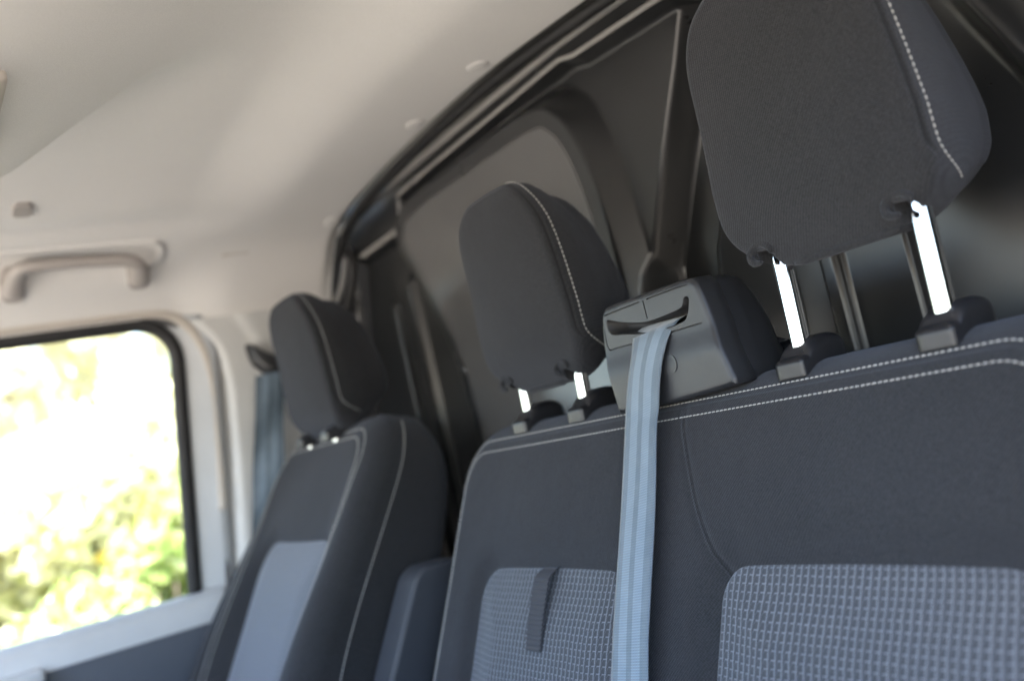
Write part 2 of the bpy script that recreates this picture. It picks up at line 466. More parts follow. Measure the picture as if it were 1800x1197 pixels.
# ------------------------------------------------------------------ headliner
def liner_profile():
    P = [(-.22, .36), (-.27, .415), (-.36, .447), (-.6, .472), (-.867, .488), (-1.15, .502), (-1.41, .497), (-1.62, .484), (-1.76, .466),
         (-1.85, .436), (-1.915, .395), (-1.952, .352)]
    return catmull(P, 200)
PROF = liner_profile()
def liner_relief(X, Y):
    """depth of the pressed headliner below its plain curve"""
    d = -.034*(1-smoothstep(Y, .47, .65))*smoothstep(X, -1.80, -1.5)*(1-smoothstep(X, -.62, -.3))   # middle of the roof is pressed higher than its rear band
    ridge = np.interp(Y, [-.4, .156, .237, .293, .347, .45], [-1.55, -1.365, -1.285, -1.238, -1.215, -1.20])
    t = X-ridge
    d = d+.15*(1-smoothstep(Y, .0, .47))*smoothstep(t, -.02, .13)       # front overhead shelf, its rear slope turned away from the windscreen
    d = d-.030*np.exp(-((Y-.22)/.215)**6-((X+1.832)/.042)**4)
    d = d-.012*np.exp(-((X+1.735)/.035)**2)*(1-smoothstep(Y, .40, .60))                  # hollow behind the grab handle
    return d
def liner_pt(X, Y):
    o = np.argsort(PROF[:, 0]); z = np.interp(X, PROF[o, 0], PROF[o, 1])
    return z-liner_relief(X, Y)
hl = thing('headliner', (-1.08, .2, .35), 'beige fabric headliner covering the cab roof above the seats', 'headliner')
def headliner():
    ys = np.concatenate([np.linspace(-.5, .0, 12)[:-1], np.linspace(.0, .815, 150)])
    X = np.repeat(PROF[:, 0][:, None], len(ys), 1); Z = np.repeat(PROF[:, 1][:, None], len(ys), 1); Y = np.repeat(ys[None], len(PROF), 0)
    Z = Z-liner_relief(X, Y)
    # skirt: lower behind the window, wrapped inward above the pillar
    t = np.linspace(0, 1, len(PROF))[:, None]
    skirt = smoothstep(t, .90, 1)*smoothstep(Y, .47, .60)*.04
    Z = Z-skirt
    # rear edge turns up to the seal
    Z = Z+.02*smoothstep(Y, .785, .815)
    V = np.stack([X, Y, Z], -1).reshape(-1, 3)
    me = build('roof_lining', V, grid_faces(len(PROF), len(ys), False), MAT['liner'], hl, True, np.stack([X, Y], -1).reshape(-1, 2))
    # front edge of the window opening: a soft beige bead along the bottom of the lining
headliner()
def clip(x, y, r=.015, name='trim_clip'):
    z = liner_pt(np.array([x]), np.array([y]))[0]
    V = []; prof = ((1, .004), (1.0, -.0002), (.95, -.0010), (.7, -.0018), (.35, -.0022), (.02, -.0024))
    n = 28
    for k, (rr, h) in enumerate(prof):
        for a in range(n):
            an = 2*math.pi*a/n; px = x+r*rr*math.cos(an); py = y+r*rr*math.sin(an)*.85
            V.append((px, py, liner_pt(np.array([px]), np.array([py]))[0]+h))
    build(name, V, grid_faces(len(prof), n)+[list(range((len(prof)-1)*n, len(prof)*n))], MAT['liner'], hl)
for x, y in ((-1.105, .757), (-1.325, .762), (-1.76, .775)): clip(x, y, .019)

def slab_on_liner(name, x0, x1, y0, y1, th, r, mat, parent, off=0.0):
    o = rrect(x0, x1, y0, y1, r, r, r, r, 120)
    def world(A, B, D): return np.stack([A, B, liner_pt(A, B)+off-th+D], -1)
    return Pad(o, th*.45, th*1.6, world, th*.3, nface=12, k=.4).build(name, mat, parent)
slab_on_liner('screw_cap', -1.664, -1.628, .192, .222, .006, .010, MAT['handle'], hl)
slab_on_liner('blanking_cover', -1.862, -1.836, .565, .625, .004, .008, MAT['beige'], hl)

rc = thing('roof_console', (-1.2, .0, .45), 'pale rectangular overhead lamp unit at the front edge of the headliner', 'lamp unit')
slab_on_liner('console_frame', -1.125, -.885, -.20, .122, .010, .02, MAT['beige'], rc)
slab_on_liner('lamp_lens', -1.108, -.902, -.18, .108, .013, .012, MAT['trim'], rc)

def grab_handle():
    t = thing('grab_handle', (-1.83, .30, .42), 'grey moulded grab handle on the roof side above the window', 'handle')
    def onl(x, y, dz): return np.array([x, y, liner_pt(np.array([x]), np.array([y]))[0]+dz])
    x = -1.838
    path = [onl(x-.042, .196, .012), onl(x-.038, .197, -.014), onl(x-.018, .200, -.030), onl(x+.010, .206, -.034), onl(x+.022, .225, -.033), onl(x+.024, .30, -.033), onl(x+.022, .385, -.033), onl(x+.010, .405, -.034), onl(x-.018, .411, -.030), onl(x-.038, .413, -.014), onl(x-.042, .414, .012)]
    P = catmull(path, 90); n = 14
    r = np.interp(np.linspace(0, 1, 90), [0, .2, .5, .8, 1], [.020, .0165, .0150, .0165, .020]); V, F = tube(P, r, n, flat=.75, up=(.5, 0, 1))
    build('grip_bar', V, F, MAT['handle'], t)
    for y in (.197, .413):
        o = rrect(y-.020, y+.020, x-.060, x-.018, .015, .015, .015, .015, 80)
        def world(A, B, D): return np.stack([B, A, liner_pt(B, A)-.010+D], -1)
        Pad(o, .006, .02, world, .004, nface=10).build('end_mount', MAT['handle'], t)
    # raised lip of the recess
    lip = []
    for a in np.linspace(-math.pi*.5, math.pi*.5, 30):
        y = .425+.026*math.cos(a); xx = x+.012+.040*math.sin(a); lip.append(onl(xx, y, .001))
    pre = [onl(x+.052, y, .001) for y in np.linspace(-.1, .42, 30)]
    post = [onl(x-.028, y, .001) for y in np.linspace(.42, .38, 6)]
    L = np.array(post[::-1]+lip+pre[::-1]); rr = np.full(len(L), .009); rr[:6] = np.linspace(.001, .009, 6)
    V, F = tube(catmull(L, 140), np.interp(np.linspace(0, 1, 140), np.linspace(0, 1, len(rr)), rr), 10)
    build('recess_lip', V, F, MAT['liner'], t)
grab_handle()

# unseen roof skin and rear roof, added so that daylight stays outside
vb = thing('van_body', (-1.08, .8, -1.2), 'white roof skin, unseen and added to shut daylight out, and dark body sides of the van', 'van')
bevel_box('roof_skin', -2.08, -.12, -.5, 2.6, .575, .60, MAT['white'], vb, .01)
sp = vb
bevel_box('side_panel', -.21, -.15, .70, 2.6, -1.2, .57, MAT['plastic'], sp, .01)
sp2 = vb
bevel_box('side_panel', -2.12, -2.06, .62, 2.6, -1.2, .57, MAT['plastic'], sp2, .01)

nd = thing('blocker_door', (-.2, .0, -1.05), 'unseen dark lower door half added to block light from the near side', 'door')  # unseen door half, added to cut ground bounce through the near doorway
bevel_box('door_panel', -.245, -.165, -.80, .60, -1.05, -.24, MAT['doorlow'], nd, .02)
bevel_box('window_frame', -.235, -.185, .52, .62, -.23, .36, MAT['doorlow'], nd, .012)
def dashboard():  # out of view; added to hold back ground bounce and darken the cab
    t = thing('dashboard', (-1.1, -.7, -1.04), 'dark dashboard out of view, added to block light from the front', 'dashboard')
    P = catmull([(-.98, -.30), (-.80, -.235), (-.62, -.215), (-.50, -.235), (-.44, -.30), (-.43, -.42), (-.47, -.58), (-.56, -.72), (-.70, -1.04)], 60)
    xs = np.linspace(-2.0, -.24, 30)
    V = np.array([[(x, p[0], p[1]) for x in xs] for p in P]).reshape(-1, 3)
    build('unseen_dash_top', V, grid_faces(60, 30, False), MAT['plastic'], t)
dashboard()

# ------------------------------------------------------------------ bulkhead
bk = thing('bulkhead', (-1.08, .9, -1.04), 'dark grey moulded bulkhead with pressed ribs behind the seats', 'bulkhead')
YB = .885
LOWBEAD = np.array([(-1.95, .397), (-1.638, .401), (-1.622, .464), (-1.50, .469), (-1.045, .481), (-1.015, .473), (-.825, .463), (-.6, .45), (-.2, .41)])
TOPBEAD = np.array([(-2.0, .484), (-1.885, .492), (-1.636, .501), (-1.279, .509), (-1.03, .511), (-.912, .507), (-.6, .49), (-.2, .45)])
EMB = catmull([(-1.595, .37), (-1.56, .415), (-1.50, .432), (-1.30, .440), (-1.12, .440), (-1.065, .415), (-1.035, .36), (-1.018, .26), (-1.012, .12), (-1.01, -.15), (-1.02, -.40), (-1.12, -.46), (-1.30, -.46), (-1.42, -.40), (-1.45, -.1), (-1.49, .12), (-1.56, .28)], 260, True)
RIB_A = np.array([(-.815, .472), (-.86, .389), (-.904, .315), (-.953, .229), (-.994, .153), (-1.02, .02), (-1.02, -.3)])
def bulk_y(X, Z):
    y = YB+0*X
    lb = np.interp(X, LOWBEAD[:, 0], LOWBEAD[:, 1])
    y = y-.028*smoothstep(Z-lb, -.010, .006)                                  # upper flange stands proud
    d = dist_poly(X, Z, EMB, True); ins = inside_poly(X, Z, EMB); sd_ = np.where(ins, d, -d)
    y = y-(.060-.075*(np.clip(X, -1.6, -1.0)+1.6)*.6)*np.clip((sd_+.028)/.032, 0, 1)  # large embossed field, canted a little towards the near door
    y = y-.22*(np.clip(Z, -.2, .45)-.2)**2*np.clip((sd_+.028)/.032, 0, 1)      # gently dished
    y = y+.004*smoothstep(sd_, .02, .2)
    # broad swage right of the slanted rib
    xr = np.interp(Z, RIB_A[::-1, 1], RIB_A[::-1, 0])
    t = X-xr
    lin = lambda q, a_, b_: np.clip((q-a_)/(b_-a_), 0, 1)
    y = y+.046*lin(t, -.002, .020)*(1-.8*lin(t, .085, .125))*smoothstep(Z, -.4, -.3)
    for x0, w_, dep in ((-.775, .009, .016), (-.703, .016, -.014), (-.598, .009, .016), (-.42, .02, -.012)):
        y = y+dep*(smoothstep(X, x0-w_*.5-.008, x0-w_*.5)*(1-smoothstep(X, x0+w_*.5, x0+w_*.5+.008)))*(1-smoothstep(Z, .16, .20))
    for x0, z1, dep in ((-1.785, .285, -.008), (-1.70, .315, -.010)):
        xx = x0-.02*(.3-Z)*.3
        y = y+dep*np.exp(-((X-xx)/.010)**4)*(1-smoothstep(Z, z1-.01, z1))
        y = y-dep*1.3*np.exp(-((X-xx-.022)/.006)**2)*(1-smoothstep(Z, z1-.01, z1))
    # top right brace
    t2 = (X+.455)*.905+(Z-.251)*.425
    y = y-.02*np.exp(-(t2/.014)**2)*smoothstep(X, -.62, -.5)*smoothstep(Z, .05, .12)
    return y
def bulkhead():
    xs = np.concatenate([np.linspace(-2.03, -1.85, 40)[:-1], np.linspace(-1.85, -.40, 420)[:-1], np.linspace(-.40, -.2, 20)])
    zs = np.concatenate([np.linspace(-1.04, -.25, 30)[:-1], np.linspace(-.25, .56, 260)])
    X, Z = np.meshgrid(xs, zs, indexing='ij')
    # the panel edge follows the body side
    e = np.interp(Z, [-1.04, -.2, .128, .41, .56], [-2.03, -2.02, -1.995, -1.875, -1.92])
    X = np.where(X < -1.7, -1.7+(X+1.7)*((e+1.7)/(-2.03+1.7)), X)
    Y = bulk_y(X, Z)
    Y = Y+.05*(1-smoothstep(X-e, 0, .012))
    V = np.stack([X, Y, Z], -1).reshape(-1, 3)
    build('panel', V, grid_faces(len(xs), len(zs), False), MAT['bulk'], bk)
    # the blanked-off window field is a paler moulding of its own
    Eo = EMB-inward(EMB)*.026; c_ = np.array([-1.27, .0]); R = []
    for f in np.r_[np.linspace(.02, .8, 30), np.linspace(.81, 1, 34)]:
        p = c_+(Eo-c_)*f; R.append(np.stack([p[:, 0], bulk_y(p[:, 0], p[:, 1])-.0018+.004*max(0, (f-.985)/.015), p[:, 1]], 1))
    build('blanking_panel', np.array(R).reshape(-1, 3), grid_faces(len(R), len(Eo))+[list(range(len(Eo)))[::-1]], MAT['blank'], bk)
    def bead(name, P, r, off=.0, n=160, flat=1.0):
        Q = resample(P, n, False); y = bulk_y(Q[:, 0], Q[:, 1])-off
        V, F = tube(np.stack([Q[:, 0], y, Q[:, 1]], 1), r, 12); build(name, V, F, MAT['bead'], bk)
    bead('flange_bead', TOPBEAD-np.array([0, .009]), .0058, .004)
    bead('flange_bead', LOWBEAD[2:]+np.array([0, .004]), .0042, .001)
    bead('flange_bead', np.array([(-1.83, .403), (-1.645, .406)]), .0065, .001, 40)
    # small punched drain holes at the tops of the left ribs
    for x, z in ((-1.787, .292), (-1.69, .325)):
        a = np.linspace(0, 2*math.pi, 20, endpoint=False)
        y0 = bulk_y(np.array([x]), np.array([z]))[0]
        V = np.vstack([np.stack([x+q*np.cos(a), 0*a+y0-hh, z+q*np.sin(a)], 1) for q, hh in ((.011, -.002), (.0105, .002), (.008, .0025), (.007, -.006))])
        build('drain_plug', V, grid_faces(4, 20)+[list(range(60, 80))], MAT['rubber'], bk)
    # clip at the foot of the left edge of the embossed field
    V, F = tube(catmull([(-1.487, YB-.045, .145), (-1.478, YB-.052, .125), (-1.462, YB-.055, .105), (-1.452, YB-.048, .095)], 30), .008, 10); build('edge_clip', V, F, MAT['bulk'], bk)
bulkhead()
# side flange strip of the body next to the bulkhead
V, F = tube(catmull([(-1.885, .845, .425), (-1.905, .83, .36), (-1.93, .80, .31), (-1.965, .775, .27)], 50), .007, 10)
ss = thing('trim_strip', (-1.9, .84, .3), 'short grey trim strip beside the black seal at the bulkhead corner', 'trim strip')
build('strip', V, F, MAT['stripg'], ss)
V, F = tube(catmull([(-1.885, .86, .42), (-1.93, .86, .25), (-1.98, .86, .12), (-2.01, .86, -.1), (-2.02, .86, -.6)], 60), .006, 10)
ss2 = thing('trim_strip', (-1.99, .86, -.6), 'long upright grey edge strip down the left side of the bulkhead', 'trim strip')
build('strip', V, F, MAT['blank'], ss2)
# black seal between headliner and bulkhead
st = thing('roof_seal', (-1.08, .83, .5), 'black rubber seal between the headliner and the bulkhead', 'seal')
def roof_seal():
    q = PROF[(PROF[:, 0] > -1.90) & (PROF[:, 0] < -.3)]
    P = np.stack([q[:, 0], np.full(len(q), .826), q[:, 1]+.006], 1)
    tail = np.array([(-1.905, .838, .448), (-1.865, .842, .418), (-1.852, .842, .395), (-1.875, .838, .35), (-1.925, .83, .285), (-1.975, .82, .22), (-2.0, .82, .0)])
    P = catmull(np.vstack([P[::6], P[-1:], tail]), 260)
    V, F = tube(P, .0095, 12); build('seal', V, F, MAT['rubber'], st)
roof_seal()

# ------------------------------------------------------------------ far door and pillar
XD = -2.02
def win_x(z): return XD+.055*np.clip((z+.25)/.6, -1, 1.2)       # side glass leans in towards the roof
def door_outline(inset, n=300):
    o = rrect(-.75, .485, -.215, .345, .05, .085, .02, .02, n)
    o[:, 0] -= .055*np.clip((.35-o[:, 1])/.56, 0, 1)*(o[:, 0] > 0)
    return o+inward(o)*inset
dr = thing('cab_door', (-2.05, .0, -1.2), 'pale driver door with black-edged side window', 'door')
def sideframe(name, o_in, o_out, x_in, x_out, mat, parent, n_mid=4):
    """a frame surface swept between two outlines in the (y,z) plane, closed back on itself for thickness"""
    R = []
    for f in np.linspace(0, 1, n_mid):
        p = o_in*(1-f)+o_out*f; R.append(np.stack([win_x(p[:, 1])+x_in*(1-f)+x_out*f, p[:, 0], p[:, 1]], 1))
    for f in np.linspace(1, 0, 3):
        p = o_in*(1-f)+o_out*f; R.append(np.stack([win_x(p[:, 1])+(x_in*(1-f)+x_out*f)-.03, p[:, 0], p[:, 1]], 1))
    R.append(R[0]); V = np.array(R).reshape(-1, 3)
    return weld(build(name, V, grid_faces(len(R), len(o_in)), mat, parent))
def door():
    o0 = door_outline(0); o1 = door_outline(-.018); o2 = door_outline(-.075)
    V, F = tube(np.stack([win_x(o0[:, 1])+.002, o0[:, 0], o0[:, 1]], 1), .0145, 10, True, up=(1, 0, 0)); build('window_seal', V, F, MAT['rubber'], dr)
    sideframe('window_frame', door_outline(-.008), o2, .004, .022, MAT['door'], dr)
    V, F = prism(door_outline(-.005), lambda a, b, d: np.stack([win_x(b)+d, a, b], 1), -.006, -.002); build('window_pane', V, F, MAT['glass'], dr, smooth=False)
    # belt-line sill and inner panel
    prof = [(-.03, -.230), (.012, -.200), (.022, -.194), (.040, -.196), (.060, -.206), (.072, -.225), (.076, -.25)]
    ys = np.linspace(-.9, .475, 40)
    R = [[(XD+p[0], y, p[1]) for y in ys] for p in prof]; V = np.array(R).reshape(-1, 3)
    build('sill', V, grid_faces(len(prof), len(ys), False), MAT['door'], dr)
    prof = [(.076, -.2505), (.082, -.27), (.088, -.34), (.083, -.45), (.07, -.62), (.06, -1.05)]
    P = catmull(np.array(prof), 40); ys = np.linspace(-.9, .475, 40)
    V = np.array([[(XD+p[0], y, p[1]) for y in ys] for p in P]).reshape(-1, 3)
    build('door_panel', V, grid_faces(len(P), len(ys), False), MAT['doorlow'], dr)
    # pull-handle cup seen at the lower left
    bevel_box('switch_panel', XD+.07, XD+.12, -.30, .14, -.262, -.238, MAT['door'], dr, .008)
door()
pt = thing('pillar_trim', (-1.97, .62, -1.0), 'light grey door pillar trim carrying the belt guide', 'pillar trim')
def pillar():
    # front edge follows the door aperture, rear edge runs into the bulkhead corner
    zs = np.linspace(.335, -1.0, 90)
    ye = np.interp(zs, [-1.0, -.165, .058, .196, .268, .30, .335], [.44, .505, .532, .545, .538, .522, .49])
    us = np.linspace(0, 1, 40)
    X, Y, Z = [], [], []
    for z, y0 in zip(zs, ye):
        y = y0+(.80-y0)*us
        xin = np.interp(z, [-1.0, -.2, .1, .335], [-1.985, -1.975, -1.96, -1.935])
        x = xin-.035*(1-smoothstep(us, 0, .10))+.006*smoothstep(us, .30, .40)-.03*smoothstep(us, .86, 1)
        X.append(x); Y.append(y); Z.append(np.full_like(y, z))
    V = np.stack([np.array(X), np.array(Y), np.array(Z)], -1).reshape(-1, 3)
    build('trim_panel', V, grid_faces(len(zs), len(us), False), MAT['trim'], pt)
    # aperture seal: over the window and down the pillar
    P = [(-1.962, -.5, .348), (-1.962, .0, .350), (-1.962, .30, .350), (-1.962, .42, .349), (-1.965, .485, .332), (-1.972, .522, .28), (-1.98, .533, .20), (-1.992, .522, .05), (-2.0, .50, -.16), (-2.005, .48, -.4), (-2.01, .45, -1.0)]
    C = catmull(P, 200)
    V, F = tube(C, .0085, 10)
    return V, F, C
V, F, C_AP = pillar()
asl = thing('aperture_seal', (-1.97, .5, -1.0), 'grey door aperture seal round the far window', 'seal')
build('seal', V, F, simple('grey aperture seal', (.09, .09, .095), .6, mottle=.1), asl)
# pale beige welt of the lining above the seal
C2 = C_AP[:120]+np.array([.012, -.0, .014]); C2 = C2*1.0
V, F = tube(C2, .010, 10); build('welt', V, F, MAT['beige'], asl)

def driver_belt():
    t = thing('seat_belt', (-1.95, .62, -.3), 'blue grey belt hanging from a black guide on the door pillar', 'seat belt', None)
    # black guide loop
    P = catmull([(-1.925, .607, .268), (-1.918, .622, .258), (-1.910, .640, .242), (-1.906, .66, .232), (-1.912, .69, .224), (-1.92, .71, .211), (-1.912, .695, .193), (-1.908, .66, .197), (-1.910, .632, .206), (-1.918, .613, .232)], 90, True)
    c = P.mean(0)
    R = [c+(P-c)*1.0+np.array([dx, 0, 0]) for dx in (-.04, 0)]+[c+(P-c)*.85+np.array([.008, 0, 0]), c+(P-c)*.5+np.array([.010, 0, 0]), c+(P-c)*.02+np.array([.010, 0, 0])]
    V = np.array(R).reshape(-1, 3); build('belt_guide', V, grid_faces(5, 90), MAT['plastic'], t)
    zs = np.linspace(.20, -.95, 120); us = np.linspace(-.5, .5, 14)
    V, UV = [], []
    for z in zs:
        f = (.20-z)/1.15
        for u in us:
            tw = .35*math.sin(f*5)
            y = .636-.276*f+u*.060*math.cos(tw); x = -1.905+.05*f*.4+u*.050*math.sin(tw)+.004*math.sin(f*40+u*3)
            V.append((x, y, z)); UV.append((u+.5, z))
    n = len(V); V += [(x-.0012, y, z) for x, y, z in V]; UV += UV
    f = grid_faces(120, 14, False); build('webbing', V, f+[[i+n for i in q[::-1]] for q in f], MAT['belt'], t, True, UV)
driver_belt()

# ------------------------------------------------------------------ head restraints
def headrest(parent, xc, yf, z0, hw, hgt, posts_dx, post_y, zpost, folds=True, thick=.105, thread='thread', rake=0.0):
    o = rrect(-hw, hw, 0, hgt, .060, .060, .060, .060, 360)
    b = o[:, 1]/hgt
    # narrower at the top, softly barrelled
    o[:, 0] *= np.interp(b, [0, .12, .35, .7, 1], [.95, 1.0, 1.0, .93, .84])
    o[:, 1] += .010*(1-(o[:, 0]/hw)**2)*(b > .5)*b
    T = np.interp(b, [0, .12, .30, .5, .75, 1.0], [.092, .112, .134, .126, .108, .096])*(thick/.105)
    for _ in range(3): T = np.convolve(np.r_[T[-10:], T, T[:10]], np.ones(21)/21, 'valid')
    sd_depth = lambda B: .034*(1-smoothstep(B, .018, .062))**1.5
    def bulge(A, B):
        return -.013*(1-np.clip(np.abs(A)/hw, 0, 1)**2.2)*np.clip(1-(2*B/hgt-1)**4, 0, 1)
    def world(A, B, D):
        z = z0+B
        # the lower front tucks back under, the top leans forward a touch
        y = yf+D+.016*np.exp(-(B/.035)**2)+rake*(B-.1)-.05*np.clip(B/hgt-.5, 0, 1)**2
        return np.stack([xc+A, y, z], -1)
    inset = lambda f: .016*f**1.5-.004*np.sin(np.pi*f)
    def seamf(A, B, D, W):
        d = np.abs(D-.0045-sd_depth(B))
        near = (D > 0)
        rr = np.where(near, d, .02)
        return np.clip(1-rr/.009, 0, 1)*smoothstep(B, .030, .05)
    P = Pad(o, .011, T, world, .042, bulge, inset, k=0, center=(0, hgt*.5), nface=34, nfil=10, nside=12, seamf=seamf)
    h = P.build('headrest', MAT['cloth2'], parent)
    # notches where the posts come through
    if folds:
        for dx in posts_dx:
            a = np.linspace(0, 2*math.pi, 24, endpoint=False)
            cx, cy = xc+dx-.004, post_y-.006
            V = np.vstack([np.stack([cx+.0105*np.cos(a), cy+.0105*np.sin(a), 0*a+zz], 1) for zz in (z0-.05, z0+.021)])
            cut(h, V, grid_faces(2, 24)+[list(range(24))[::-1], list(range(24, 48))])
    # stitching on the side panel just behind the seam, both sides and over the top
    q = P.sideat(.0145+sd_depth(o[:, 1])); pts = P.ring(q)
    nrm = np.stack([-P.n[:, 0], np.zeros(P.N), -P.n[:, 1]], 1)
    keep = np.where(o[:, 1] > .026)[0]
    keep = keep[np.argsort((keep-0) % P.N)]
    stitches('stitching', pts[keep], nrm[keep], h, MAT[thread])
    # hem roll under the front edge
    if folds:
        xs = np.linspace(min(posts_dx)+.018, max(posts_dx)-.018, 30)
        fn = world(xs, np.full_like(xs, .003), np.full_like(xs, .004))
        V, F = tube(fn+np.array([0, .0, -.002]), np.interp(np.linspace(0, 1, 30), [0, .1, .9, 1], [.001, .0042, .0042, .001]), 10); 
        build('hem', V, F, MAT['cloth2'], h, True, np.zeros((len(V), 2)), np.zeros(len(V)))
        for dx in posts_dx:
            cx = xc+dx-.006; cz = z0+.017
            A = []
            for a in np.linspace(RAD(-10), RAD(285), 40):
                rr = .0125-.0040*(a/5); A.append((cx+rr*math.cos(a)*1.1, world(np.array([dx]), np.array([.02]), np.array([0.]))[0, 1]-.0068+.002*math.sin(a), cz+rr*math.sin(a)*.85))
            V, F = tube(np.array(A), np.interp(np.linspace(0, 1, 40), [0, .12, .8, 1], [.0012, .0038, .0036, .0018]), 10)
            build('fabric_fold', V, F, MAT['cloth2'], h, True, V[:, [0, 2]], np.zeros(len(V)))
    for dx in posts_dx:
        o2 = rrect(-.0080, .0080, -.0074, .0074, .0054, .0054, .0054, .0054, 40)
        zz = np.array([zpost, zpost+.01, z0+.02, z0+.04, z0+.06])
        V = np.vstack([np.stack([xc+dx+o2[:, 0], post_y+o2[:, 1]+.04*(z-zpost), 0*o2[:, 0]+z], 1) for z in zz])
        build('post', V, grid_faces(len(zz), 40)+[list(range(160, 200))], MAT['chrome'], h)
    return h

def guide(parent, x, y, z, flip=1):
    """black guide sleeve: flat block in front, rounded button behind"""
    o = rrect(-.0200, .0180, -.026, .050, .018, .018, .004, .012, 140)
    o[:, 0] *= np.interp(o[:, 1], [-.022, 0, .046], [1.0, 1.0, .86])
    def top(A, B): return np.maximum(.0075+.10*(B+.026)*.9*(B < .0)+.0024*(B >= .0), .004+.0205*np.sqrt(np.clip(1-((B-.020)/.034)**2, 0, 1)))
    def world(A, B, D):
        t = top(A, B); return np.stack([x+A, y+B, z+t-D*(t+.010)/.03], -1)
    return Pad(o, .0085, .03, world, .001, nface=16, nfil=7, k=.2).build('headrest_guide', MAT['plastic'], parent)

# ------------------------------------------------------------------ bench seat
TB = math.tan(RAD(24))
bs = thing('bench_seat', (-.77, .5, -1.04), 'two-person charcoal passenger bench with pale stitching and waffle inserts', 'seat')
INS_L = rrect(-1.112, -.797, -.56, -.184, .035, .05, .03, .03, 260)
INS_R = rrect(-.672, -.352, -.56, -.176, .028, .05, .03, .03, 260)
# inserts bow a little
for I, c_ in ((INS_L, -.955), (INS_R, -.512)):
    top = I[:, 1] > -.3
    I[:, 1] += np.where(top, .006*(1-((I[:, 0]-c_)/.165)**2), 0)
VSEAM = catmull([(-.742, -.030), (-.738, -.050), (-.729, -.073), (-.708, -.121), (-.683, -.160), (-.663, -.186)], 60)
VSEAM2 = None
def bench_bulge(A, B):
    d = np.zeros_like(A)
    for I in (INS_L, INS_R):
        q = dist_poly(A, B, I, True); ins = inside_poly(A, B, I)
        d = d+.011*np.exp(-(q/.022)**2)+np.where(ins, .012*smoothstep(q, 0, .01), 0)
    q = dist_poly(A, B, VSEAM); d = d+.0022*np.exp(-(q/.006)**2)
    d = d-.010*np.exp(-((B+.10)/.07)**2)*(np.exp(-((A+.515)/.15)**2)+np.exp(-((A+.96)/.15)**2))   # padding below the shoulders
    return d
def bench_world(A, B, D):
    return np.stack([A, .655+TB*(B+.035)+D, B], -1)
BO = rrect(-1.214, -.318, -.66, -.010, .068, .085, .05, .05, 900)
BO[:, 0] -= np.where(BO[:, 0] < -.8, .012, -.012)*np.clip((-.05-BO[:, 1])/.3, 0, 1)
def bench_seamf(A, B, D, W):
    d1 = dist_poly(A, B, VSEAM)
    R_ = BO+inward(BO)*.0205
    d2 = dist_poly(A, B, R_[::6], True)
    d = np.minimum(d1, d2)
    return np.clip(1-d/.009, 0, 1)*(W > .99)
bench_pad = Pad(BO, .034, .115, bench_world, .03, bench_bulge, k=.62, center=(-.77, -.30), nface=100, nfil=10, nside=6, seamf=bench_seamf)
bench_pad.build('backrest', MAT['cloth'], bs)
def fillet_depth(A, B, P):
    q = dist_poly(A, B, P.o[::3], True); t = np.clip(1-q/P.r, 0, 1)
    return P.r*(1-np.sqrt(np.clip(1-t*t, 0, 1)))
def bench_surf(A, B): return bench_world(A, B, fillet_depth(A, B, bench_pad)+bench_bulge(A, B))
for inset, slant in ((.0138, .12), (.0272, .12)):
    L = BO+bench_pad.n*inset
    L = L[(L[:, 1] > -.55)]
    k = np.argmax(np.linalg.norm(np.diff(np.vstack([L, L[:1]]), axis=0), axis=1)); L = np.roll(L, -(k+1), 0)
    L = resample(L, 900, False)
    P3 = bench_surf(L[:, 0], L[:, 1]); Nn = vnorm(bench_surf, L[:, 0], L[:, 1])
    stitches('stitching', P3, Nn, bs, MAT['thread'], slant=slant)
def insert(outline, name, parent, world, mat, r=.009, proud=.001, bulge=None, k=.4):
    c = (outline[:, 0].mean(), (outline[:, 1].min()+outline[:, 1].max())/2)
    bl = bulge or (lambda A, B: 0*A)
    def wd(A, B, D): return world(A, B, D+.006-proud)
    P = Pad(outline+inward(outline)*(-.002), r, .03, wd, .005, lambda A, B: bl(A, B)-.010*smoothstep(dist_poly(A, B, outline[::4], True), 0, .07), k=k, center=c, nface=40, nfil=6, nside=2)
    return P.build(name, mat, parent)
insert(INS_L, 'insert_panel', bs, bench_world, MAT['insert'])
insert(INS_R, 'insert_panel', bs, bench_world, MAT['insert'])
# ribbed pull tab at the top of the left insert
def tab():
    n, mm = 90, 9; V, UV = [], []
    for i in range(n):
        b = -.176-.082*i/(n-1); 
        for j in range(mm):
            a = -.9535+.0300*(j/(mm-1)-.5)-.001*(i/n)
            p = bench_world(np.array([a]), np.array([b]), np.array([-.0085-.002*math.sin(i/n*3.1)+.010*(1-smoothstep(np.array(float(i)), 0, 8))+.0007*math.sin(i*1.15)]))[0]
            V.append(p); UV.append((a, b))
    n0 = len(V); V += [v+np.array([0, .0028, 0]) for v in V]; UV += UV
    F = grid_faces(n, mm, False); F2 = [[q+n0 for q in f[::-1]] for f in F]
    ed = [[i*mm, (i+1)*mm, (i+1)*mm+n0, i*mm+n0] for i in range(n-1)]+[[i*mm+mm-1, i*mm+mm-1+n0, (i+1)*mm+mm-1+n0, (i+1)*mm+mm-1] for i in range(n-1)]
    ed += [[(n-1)*mm+j, (n-1)*mm+j+1, (n-1)*mm+j+1+n0, (n-1)*mm+j+n0] for j in range(mm-1)]
    build('pull_tab', V, F+F2+ed, MAT['strap'], bs, False, UV)
tab()
